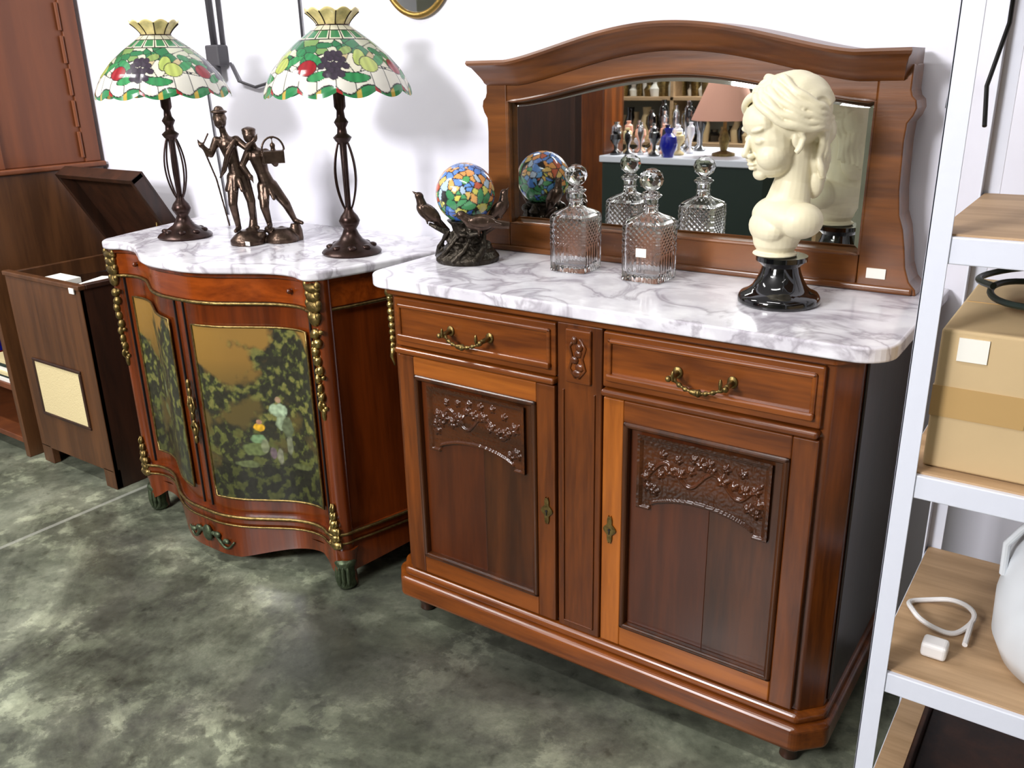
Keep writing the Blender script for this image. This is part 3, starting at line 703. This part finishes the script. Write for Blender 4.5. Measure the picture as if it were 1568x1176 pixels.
# ---------------------------------------------------------------- decanters
def decanter(x,y,rot,tag=False):
    R=root('crystal_decanter',(x,y,SZ)); T=Matrix.Translation((x,y,SZ+.0005))@Matrix.Rotation(rot,4,'Z')@Matrix.Diagonal((1.13,1.13,1.05,1))
    n=160; rings=[]
    def ring(a,z,p,pat=0):
        out=[]
        for j in range(n):
            q=2*pi*j/n+pi/n; ca,sa=abs(math.cos(q)),abs(math.sin(q)); r=a/((ca**p+sa**p)**(1/p))
            x_,y_=r*math.cos(q),r*math.sin(q)
            if pat:
                s=(y_ if ca>sa else x_)
                if pat==1: h=.0022*(abs(((s+z)/.013)%1-.5)+abs(((s-z)/.013)%1-.5)-.5)
                else: h=.0016*(abs((s/.011)%1-.5)*2-.5)
                r+=h; x_,y_=r*math.cos(q),r*math.sin(q)
            out.append((x_,y_,z))
        rings.append(out)
    ring(.040,0,9); ring(.044,.002,9)
    for z in np.linspace(.006,.058,8): ring(.0445,z,9,2)
    for z in np.linspace(.062,.122,40): ring(.0445,z,9,1)
    for a,z,p in ((.0445,.127,9),(.042,.134,6),(.034,.140,4),(.024,.145,3),(.0165,.150,2.2),(.0145,.160,2),(.018,.164,2),(.0145,.168,2),(.0150,.178,2),(.022,.184,2),(.023,.187,2),(.020,.189,2),(.011,.188,2),(.0095,.17,2),(.0095,.155,2),(.016,.146,2.2),(.03,.134,4),(.038,.126,7),(.039,.10,8),(.039,.06,8),(.039,.022,8),(.034,.016,8)): ring(a,z,p)
    v=[q for r in rings for q in r]; m=len(rings)
    f=[(i*n+j,i*n+(j+1)%n,(i+1)*n+(j+1)%n,(i+1)*n+j) for i in range(m-1) for j in range(n)]+[tuple(range(n))[::-1],tuple((m-1)*n+j for j in range(n))]
    obj('bottle',MB().add(v,f).xf(T),M['glass'],R,smooth=True,ang=18)
    bm=bmesh.new(); bmesh.ops.create_icosphere(bm,subdivisions=2,radius=.0255); v=[(p.co.x,p.co.y,p.co.z+.220) for p in bm.verts]; f=[tuple(q.index for q in g.verts) for g in bm.faces]; bm.free()
    mb=MB().add(v,f); obj('stopper_ball',mb.xf(T),M['glass'],R)
    mb=MB().lathe([(.008,.165),(.009,.185),(.017,.190),(.017,.193),(.009,.1955)],(0,0,0),24); obj('stopper_stem',mb.xf(T),M['glass'],R,smooth=True)
    if tag: BX('paper_label',x-.008,x+.018,y-.0535,y-.0525,SZ+.062,SZ+.082,'paper',R,0)
decanter(-1.106,-.245,.05); decanter(-.900,-.255,-.03,True)
# ---------------------------------------------------------------- bust
bx,by=-.568,-.315
R=root('bust_of_girl',(bx,by,SZ))
mb=MB().lathe([(0,0),(.080,0),(.084,.004),(.084,.014),(.078,.022),(.066,.027),(.056,.036),(.048,.05),(.041,.066),(.038,.078),(.044,.084),(.052,.09),(.052,.1),(.0,.1)],(bx,by,SZ),64)
obj('black_socle',mb,M['black'],R,smooth=True,ang=40)
h=MB()
h.sph((-.020,0,.282),(.074,.064,.066)); h.sph((.016,0,.246),(.046,.053,.068)); h.sph((.020,0,.202),(.039,.045,.036)); h.sph((.046,0,.179),(.0140,.019,.013))
for s in (-1,1): h.sph((.030,s*.027,.213),(.031,.027,.028))
h.sph((.036,0,.280),(.032,.046,.036))
h.limb([(.062,0,.252),(.068,0,.236),(.0745,0,.2235)],[.0055,.0062,.0074])
for s in (-1,1):
    h.sph((.065,s*.0080,.218),(.008,.006,.006)); h.sph((.053,s*.022,.267),(.012,.020,.0060),Matrix.Rotation(s*.15,3,'X'))
    h.sph((.0510,s*.0225,.2465),(.0095,.0135,.0085)); h.tube([(.0580-.010*abs(t),s*(.0225+.014*t),.2500-.003*t*t) for t in np.linspace(-1,1,8)],.0020,6); h.tube([(.0570-.010*abs(t),s*(.0225+.013*t),.2415+.001*t*t) for t in np.linspace(-1,1,8)],.0016,6)
    h.tube([(-.004,s*.060,.260),(-.014,s*.066,.256),(-.018,s*.067,.240),(-.010,s*.064,.222),(-.003,s*.060,.215)],[.006,.006,.006,.006,.006],8); h.sph((-.008,s*.058,.238),(.010,.007,.016))
h.sph((.0625,0,.2020),(.0080,.0140,.0042)); h.sph((.0608,0,.1940),(.0080,.0118,.0048)); h.sph((.0655,0,.209),(.004,.004,.006))
h.sph((-.030,0,.286),(.078,.074,.072),None,40,24)
def onhead(a,b,k=1.0):
    return Vector((-.030+.078*k*math.cos(a)*math.cos(b),.074*k*math.sin(b),.286+.072*k*math.sin(a)*math.cos(b)))
for i in range(30):
    b=-1.35+2.7*i/29; a0=.52+.10*abs(b); pts=[]; rs=[]
    for k in range(22):
        t=k/21; a=a0+(3.05-a0)*t; bb=b*(1-.40*t**2)+.028*math.sin(t*13+i*.45); pts.append(onhead(a,bb,1.0)); rs.append(.0046+.0006*math.sin(t*13+i*.9))
    h.tube(pts,rs,8)
for s in (-1,1):
    for k in range(5):
        P=cr([(.042-.014*k,s*.002,.329+.006*min(k,3)),(.050-.013*k,s*.034,.314+.010*k),(.029-.011*k,s*.063,.282+.011*k),(-.010-.008*k,s*.073,.262+.010*k),(-.055-.003*k,s*.066,.252+.008*k),(-.085,s*.035,.246+.007*k)],5)
        h.tube([(p[0],p[1],p[2]+.002*math.sin(i*1.0+k*2)) for i,p in enumerate(P)],[.0078+.0006*math.sin(i*1.0+k) for i in range(len(P))],10)
# hair gathered low at the nape, then full wavy locks hugging the neck down to the shoulder
h.sph((-.080,0,.240),(.034,.046,.040)); h.sph((-.062,0,.190),(.028,.040,.050)); h.sph((-.060,0,.145),(.022,.036,.040))
for i in range(11):
    ph=-1.25+2.5*i/10
    P=[(-.052-(.046-.018*q)*math.cos(ph)-.003*math.sin(q*10+i),(.050-.010*q)*math.sin(ph)+.004*math.cos(q*10+i),.265-(.135-.02*abs(ph))*q) for q in np.linspace(0,1,24)]
    h.tube(P,[.0095-.0035*q+.0010*math.sin(q*20+i) for q in np.linspace(0,1,24)],10)
piv=Vector((-.025,0,.18)); h.xf(Matrix.Translation(piv)@Matrix.Rotation(math.radians(10),4,'Y')@Matrix.Translation(-piv))
h.limb([(-.026,0,.215),(-.026,0,.15),(-.018,0,.10)],[.038,.036,.046],24)
h.sph((-.012,0,.080),(.058,.082,.042),None,32,20)
for s in (-1,1): h.sph((-.022,s*.058,.078),(.044,.038,.036),None,24,16)
h.limb([(-.008,0,.07),(.0,0,.04),(.0,0,.014)],[.056,.048,.036],28)
h.sph((.020,.0,.060),(.034,.056,.036)); h.sph((0,0,.004),(.046,.046,.008))
h.xf(Matrix.Translation((bx-.014,by-.004,SZ+.1))@Matrix.Rotation(math.radians(224),4,'Z'))
obj('alabaster_head',h,M['plaster'],R,remesh=.0018,sm=4)
# ---------------------------------------------------------------- gramophone cabinet
R=root('record_player_cabinet',(-3.18,-.3,0))
x0,x1,y0,y1=-3.44,-2.93,-.54,-.06
BX('front_panel',x0,x1,y0,y0+.02,.07,.78,'oak',R,.003); BX('back_panel',x0,x1,y1-.02,y1,.07,.78,'oak',R,.003)
BX('side_panel_r',x1-.02,x1,y0+.001,y1-.001,.0,.779,'oakd',R,.003); BX('side_panel_l',x0,x0+.02,y0+.001,y1-.001,.0,.779,'oak',R,.003)
BX('top_frame_front',x0-.006,x1+.006,y0-.006,y0+.024,.768,.786,'oak',R,.004); BX('top_frame_side',x1-.024,x1+.006,y0+.024,y1,.768,.786,'oakd',R,.004)
mb=MB()
for a,b_ in ((x0,x0+.07),(x1-.07,x1)): mb.box(a,b_,y0,y0+.03,0,.08); mb.box(a,b_,y1-.03,y1,0,.08)
obj('bracket_feet',mb,M['oak'],R,.004)
mb=MB(); a,b_,z0,z1=-3.345,-3.035,.235,.445
mb.box(a-.012,b_+.012,y0-.008,y0+.001,z0-.012,z0); mb.box(a-.012,b_+.012,y0-.008,y0+.001,z1,z1+.012); mb.box(a-.012,a,y0-.008,y0+.001,z0,z1); mb.box(b_,b_+.012,y0-.008,y0+.001,z0,z1)
obj('grille_frame',mb,M['oakd'],R,.003); BX('grille_cloth',a,b_,y0-.003,y0+.001,z0,z1,'cream',R,0)
BX('motor_deck',x0+.02,x1-.02,y0+.02,y1-.02,.70,.715,'blackm',R,.002)
obj('turntable',MB().lathe([(.0,.715),(.14,.715),(.14,.735),(.0,.735)],(-3.2,-.31,0),48).lathe([(0,.735),(.004,.735),(.004,.745),(0,.745)],(-3.2,-.31,0),12),M['black'],R,smooth=True)
obj('tone_arm',MB().lathe([(.02,.715),(.02,.75),(.012,.765)],(-3.0,-.13,0),16).tube([(-3.0,-.13,.765),(-3.02,-.25,.77),(-3.1,-.33,.745)],[.008,.007,.009],10),M['brassd'],R,smooth=True)
mb=MB(); mb.obox((-3.10,-.50,.745),(.13,.02,.01),(-.02,.16,.012),(0,0,.004)); mb.obox((-3.05,-.36,.765),(.10,.02,.0),(-.01,.16,.06),(0,0,.004)); mb.obox((-3.3,-.5,.74),(.14,.0,.0),(-.0,.1,.004),(0,0,.02))
obj('sleeve_papers',mb,M['paper'],R); BX('tag',x1-.05,x1-.02,y0-.009,y0-.006,.755,.775,'paper',R,0)
e=Vector((0,-.50,.866)); nn=Vector((0,.866,.50)); hg=Vector((0,-.085,.785)); Lh=.38
mb=MB(); 
mb.obox(Vector((x0,0,0))+hg+nn*.045,(x1-x0,0,0),e*Lh,nn*.012)
mb.obox(Vector((x0,0,0))+hg,(.018,0,0),e*Lh,nn*.05); mb.obox(Vector((x1-.018,0,0))+hg,(.018,0,0),e*Lh,nn*.05)
mb.obox(Vector((x0,0,0))+hg,(x1-x0,0,0),e*.018,nn*.05); mb.obox(Vector((x0,0,0))+hg+e*(Lh-.018),(x1-x0,0,0),e*.018,nn*.05)
obj('open_lid',mb,M['oakd'],R,.002)
mb=MB(); mb.tube([(x1-.03,-.2,.72),(x1-.03,-.18,.95)],.004,8); obj('lid_stay',mb,M['brassd'],R,smooth=True)
# ---------------------------------------------------------------- bookcase left
R=root('tall_bookcase',(-4.0,-.3,0)); X0,X1=-4.6,-3.52
BX('side_r',X1-.03,X1,-.56,-.02,0,1.12,'oak',R); BX('side_l',X0,X0+.03,-.56,-.02,0,1.12,'oakd',R); BX('back',X0+.03,X1-.03,-.05,-.02,.02,1.1,'oakd',R)
for i,z in enumerate((.05,.28,.62,.9)): BX('shelf_%d'%i,X0+.03,X1-.03,-.55,-.05,z,z+.025,'ward',R)
BX('counter',X0-.02,X1+.012,-.57,-.01,1.12,1.14,'ward',R,.006)
BX('upper_body',X0+.03,X1-.02,-.46,-.02,1.14,2.35,'ward',R,.004)
BX('upper_stile_back',X1-.021,X1-.008,-.085,-.02,1.14,2.35,'ward',R,.004); BX('upper_stile_front',X1-.021,X1-.008,-.46,-.41,1.14,2.35,'ward',R,.004)
mb=MB()
for i in range(10): mb.tube([(X1-.010,-.095,1.16+i*.12),(X1-.010,-.095,1.16+i*.12+.10)],.007,8)
obj('beading',mb,M['ward'],R,smooth=True)
BX('upper_cornice',X0,X1+.02,-.5,-.01,2.35,2.42,'ward',R,.012)
R=root('magazine_stacks',(-3.8,-.4,.3)); 
cl=['paper','card','navy','red','cream','blue']
for s,(sx,sz) in enumerate(((-3.66,.305),(-3.95,.305),(-3.68,.645),(-4.0,.645),(-4.3,.305))):
    z=sz
    for i in range(6):
        t=random.uniform(.008,.022); dx=random.uniform(-.01,.01); BX('magazine_%d_%d'%(s,i),sx-.1+dx,sx+.11+dx,-.54+dx,-.28+dx,z,z+t,cl[(i*2+s)%6],R,.001); z+=t
# ---------------------------------------------------------------- rack
R=root('steel_shelving_rack',(.35,-.5,0)); rx0,rx1,ry0,ry1=-.220,.95,-.775,-.30
mb=MB()
for px,sx in ((rx0,1),(rx1,-1)):
    for py,sy in ((ry0,1),(ry1,-1)):
        w_=.030
        mb.box(min(px,px+sx*w_),max(px,px+sx*w_),min(py,py+sy*.003),max(py,py+sy*.003),0,2.05); mb.box(min(px,px+sx*.003),max(px,px+sx*.003),min(py,py+sy*w_),max(py,py+sy*w_),0,2.05)
obj('angle_posts',mb,M['white'],R,.0008)
mb=MB()
for i in range(40):
    z=.05+i*.05; mb.sph((rx0-.0004,ry0+.018,z),(.0008,.003,.003),None,8,6)
obj('slot_holes',mb,M['cable'],R)
for i,z in enumerate((.14,.50,.862,1.225,1.62)):
    mb=MB(); mb.box(rx0+.004,rx1-.004,ry0+.003,ry0+.02,z-.038,z); mb.box(rx0+.004,rx1-.004,ry1-.02,ry1-.003,z-.038,z); mb.box(rx0+.004,rx0+.02,ry0+.02,ry1-.02,z-.038,z); mb.box(rx1-.02,rx1-.004,ry0+.02,ry1-.02,z-.038,z)
    obj('shelf_edge_%d'%i,mb,M['white'],R,.002)
    BX('shelf_board_%d'%i,rx0+.006,rx1-.006,ry0+.012,ry1-.006,z-.012,z+.003,'tan',R,.001)
R=root('cardboard_box',(.05,-.53,.865))
BX('carton',-.190,.30,-.735,-.36,.866,1.085,'card',R,.004); BX('tape_strip',-.191,-.065,-.7365,-.358,.95,.998,'tape',R,0); BX('flap_seam',-.185,.295,-.55,-.546,1.084,1.0865,'tape',R,0); BX('label',-.165,-.125,-.7375,-.7352,1.04,1.075,'paper',R,0)
R=root('plastic_water_jug',(.06,-.6,.503))
mb=MB().lathe([(.0,.504),(.10,.504),(.125,.512),(.142,.55),(.145,.62),(.136,.69),(.115,.745),(.085,.780),(.055,.80),(.045,.805),(.045,.825),(.0,.825)],(.078,-.60,0),64)
obj('jug_body',mb,M['plastic'],R,smooth=True,ang=50)
obj('jug_handle',MB().tube([(-.005,-.63,.775),(-.04,-.64,.76),(-.062,-.64,.72),(-.060,-.63,.66)],.006,10),M['plastic'],R,smooth=True)
R=root('coiled_cable_with_plug',(-.14,-.55,.51))
P=[(-.147+.052*math.cos(q)*(1+.1*math.sin(3*q)),-.57+.052*math.sin(q),.516+.007*math.sin(q*2)) for q in np.linspace(0,4*pi,60)]
P+= [(-.095+.0*t,-.57-.07*t,.516-.004*t) for t in (.3,.6,1)]
obj('flex',MB().tube(P,.0045,8),M['wcable'],R,smooth=True); mb=MB().box(-.155,-.115,-.70,-.665,.5035,.53); obj('plug',mb,M['wcable'],R,.006)
R=root('wooden_tray',(.1,-.5,.143)); BX('tray_base',-.15,.5,-.74,-.36,.144,.16,'oakd',R); BX('tray_front',-.15,.5,-.75,-.74,.144,.2,'oakd',R); BX('tray_side',-.16,-.15,-.75,-.36,.144,.2,'oakd',R)
R=root('coiled_dark_cable',(.0,-.55,1.09))
P=[]
for q in np.linspace(0,3.2*pi,80): P.append((-.01+(.135+.003*q)*math.cos(q),-.545+(.125+.002*q)*math.sin(q),1.096+.0030*q+.006*math.sin(1.7*q)**2))
obj('cable_loops',MB().tube(P,.0052,10),M['gcable'],R,smooth=True)
# ---------------------------------------------------------------- wall fixtures
R=root('wall_cables',(-2.7,0,1.5))
mb=MB()
mb.tube([(-2.72,-.012,3.05),(-2.72,-.012,2.0),(-2.715,-.012,1.56)],.010,8); mb.tube([(-2.67,-.01,3.05),(-2.665,-.01,2.1),(-2.67,-.01,1.55)],.007,8)
mb.tube([(-2.27,-.008,3.05),(-2.27,-.008,1.5)],.004,8)
mb.tube([(-2.74,-.008,1.53),(-2.79,-.008,1.46),(-2.78,-.008,1.2),(-2.76,-.008,.9)],.0035,8)
mb.tube([(-2.64,-.01,1.50),(-2.60,-.015,1.44),(-2.52,-.012,1.42),(-2.3,-.01,1.46)],.005,8)
obj('cables',mb,M['cable'],R,smooth=True,ang=180)
mb=MB().box(-2.725,-2.655,-.045,-.0005,1.49,1.56); mb.lathe([(.022,0),(.022,.04),(.012,.045)],(-2.69,-.04,1.45),20); obj('junction_box',mb,M['cable'],R,.006)
R=root('oval_wall_mirror',(-1.775,0,1.74)); E=lambda rx,rz,y:[(-1.775+rx*math.cos(q),y,1.745+rz*math.sin(q)) for q in np.linspace(0,2*pi,64,endpoint=False)]
obj('gilt_frame',MB().tube(E(.125,.135,-.012),.009,12,closed=True),M['gold'],R,smooth=True,ang=180)
P=E(.123,.133,-.012); obj('glass',MB().prismy([(p[0],p[2]) for p in P],-.012,-.001),M['mirror'],R)
R=root('wall_hook_cord',(-.34,0,1.4)); obj('cord',MB().tube([(-.335,-.008,1.50),(-.34,-.008,1.44),(-.345,-.008,1.36)],.004,8).sph((-.335,-.008,1.5),.007),M['blackm'],R,smooth=True)
R=root('hanging_flex',(-.19,-.72,1.6)); obj('flex_cord',MB().tube([(-.17,-.70,1.58),(-.172,-.68,1.5),(-.185,-.70,1.42),(-.175,-.74,1.37)],.003,8),M['blackm'],R,smooth=True)
# ---------------------------------------------------------------- opposite side of shop (seen in mirror)
R=root('display_table',(-2.3,-3.4,0))
BX('top',-2.78,-1.70,-3.85,-3.05,.90,.94,'white',R,.006); BX('cloth_front',-2.76,-1.72,-3.07,-3.06,.1,.90,'navy',R,0); BX('cloth_side',-1.74,-1.72,-3.83,-3.07,.1,.9,'navy',R,0); BX('cloth_side_l',-2.76,-2.74,-3.83,-3.07,.0,.9,'navy',R,0)
mb=MB()
for x in (-2.74,-1.78):
    for y in (-3.8,-3.12): mb.box(x,x+.04,y,y+.04,0,.9)
obj('legs',mb,M['oakd'],R)
R=root('glassware_collection',(-2.5,-3.3,.94)); rnd=random.Random(2)
ks=['silver','white','black','silver','cream','card','silver','black','pink','silver','brassd']; groups={k:MB() for k in ks}
for i in range(46):
    x=-2.74+.44*((i*0.381966)%1); y=-3.12-.66*((i*.2718+.13)%1); k=ks[i%11]; hh=rnd.uniform(.07,.20)+(.12 if y<-3.5 else 0); r=rnd.uniform(.018,.038)
    groups[k].lathe([(r*.9,0),(r,.01),(r*.25,.03),(r*.3,hh*.4),(r,hh*.65),(r*.9,hh*.85),(r*.4,hh*.92),(r*.55,hh)],(x,y,.941),20)
for k,g in groups.items(): obj('vessels_'+k,g,M[k],R,smooth=True)
obj('blue_vase',MB().lathe([(0,0),(.03,0),(.035,.02),(.055,.07),(.045,.12),(.02,.14),(.03,.17),(0,.17)],(-2.33,-3.10,.9405),32),M['blue'],R,smooth=True)
R=root('pink_shade_lamp',(-2.06,-3.3,.94))
obj('lamp_stem',MB().lathe([(.0,0),(.07,0),(.07,.015),(.02,.03),(.035,.1),(.012,.16),(.01,.28)],(-2.06,-3.3,.9405),24),M['brassd'],R,smooth=True)
obj('lamp_shade',MB().lathe([(.20,.21),(.20,.215),(.10,.44),(.095,.44)],(-2.06,-3.3,.9405),40),M['pink'],R,smooth=True)
R=root('silver_tea_set',(-1.82,-3.2,.94)); mb=MB()
for x,y,s in ((-1.80,-3.15,1),(-1.82,-3.45,.8),(-1.80,-3.7,1.1)):
    mb.lathe([(0,0),(.03*s,0),(.02*s,.01*s),(.05*s,.05*s),(.045*s,.09*s),(.02*s,.11*s),(.008*s,.13*s),(0,.135*s)],(x,y,.9405),24); mb.tube([(x-.03*s,y,.99),(x-.06*s,y,1.0),(x-.06*s,y,1.04)],.005,8)
obj('tea_pots',mb,M['silver'],R,smooth=True)
R=root('dark_armoire',(-3.5,-3.4,0)); BX('body',-4.3,-2.98,-3.45,-3.2,0,2.0,'wside',R,.01); BX('stile',-2.99,-2.82,-3.45,-3.18,0,2.0,'wd',R,.01); BX('door_l',-4.24,-3.66,-3.215,-3.195,.1,1.9,'oakd',R,.01); BX('door_r',-3.62,-3.04,-3.215,-3.195,.1,1.9,'oakd',R,.01); BX('cornice',-4.35,-2.79,-3.5,-3.15,2.0,2.07,'oakd',R,.02)
R=root('back_display_shelves',(-2.8,-4.9,0))
for i,z in enumerate((.4,.85,1.2,1.55,1.9)): BX('board_%d'%i,-4.4,-1.9,-5.15,-4.85,z,z+.03,'tan',R)
for x in (-4.4,-3.15,-1.93): BX('upright_%d'%int(-x*10),x,x+.03,-5.15,-4.85,0,2.0,'tan',R)
gk=('white','silver','paper','card','black','oakd','brassd','black'); gg=[MB() for _ in gk]
for i in range(140):
    x=-4.3+2.3*((i*.618)%1); z=(.43,.88,1.23,1.58)[i%4]; hh=rnd.uniform(.08,.28); r=rnd.uniform(.03,.06); gg[(i*3)%8].lathe([(r*.8,0),(r,hh*.5),(r*.5,hh*.8),(r*.6,hh)],(x,-5.0+.06*math.sin(i),z),16)
for j,(g,k) in enumerate(zip(gg,gk)):
    if g.v: obj('ornaments_%s_%d'%(k,j),g,M[k],R,smooth=True)
# ---------------------------------------------------------------- lights
def area(name,loc,target,sx,sy,p,col=(1,1,1)):
    l=bpy.data.lights.new(name,'AREA'); l.shape='RECTANGLE'; l.size=sx; l.size_y=sy; l.energy=p; l.color=col
    o=bpy.data.objects.new(name,l); S.collection.objects.link(o); o.location=loc
    o.rotation_euler=(Vector(target)-Vector(loc)).to_track_quat('-Z','Y').to_euler(); return o
area('shopfront_daylight',(-1.9,-4.7,2.7),(-2.1,0,1.15),1.0,.6,190,(.98,.97,1))
for i,(x,y) in enumerate(((-3.2,-1.5),(-.6,-1.6),(-2.6,-3.9),(1.4,-2.6))):  # fixture behind the display table is added to brighten the mirrored back shelves
    R=root('fluorescent_fixture' if i==0 else 'fluorescent_fixture.%03d'%i,(x,y,RH))
    BX('housing',x-.65,x+.65,y-.07,y+.07,RH-.06,RH-.001,'white',R,.004)
    area('tube_light_%d'%i,(x,y,RH-.075),(x,y,0),1.2,.1,[48,18,38,3][i],(1,.99,.97))
w=bpy.data.worlds.new('world'); S.world=w; w.use_nodes=True; w.node_tree.nodes['Background'].inputs[0].default_value=(.6,.65,.7,1); w.node_tree.nodes['Background'].inputs[1].default_value=.3
# ---------------------------------------------------------------- camera
cd=bpy.data.cameras.new('camera'); cam=bpy.data.objects.new('camera',cd); S.collection.objects.link(cam)
right=Vector((.8211,.570,-.0218)); fwd=Vector((-.5429,.769,-.3383)).normalized(); right=(right-fwd*right.dot(fwd)).normalized(); up=right.cross(fwd)
m=Matrix((right,up,-fwd)).transposed().to_4x4(); m.translation=(0,-2.10,1.454); cam.matrix_world=m
cd.sensor_width=36; cd.lens=30.65; cd.clip_start=.02; S.camera=cam
S.view_settings.view_transform='Standard'; S.view_settings.look='None'; S.view_settings.exposure=.12
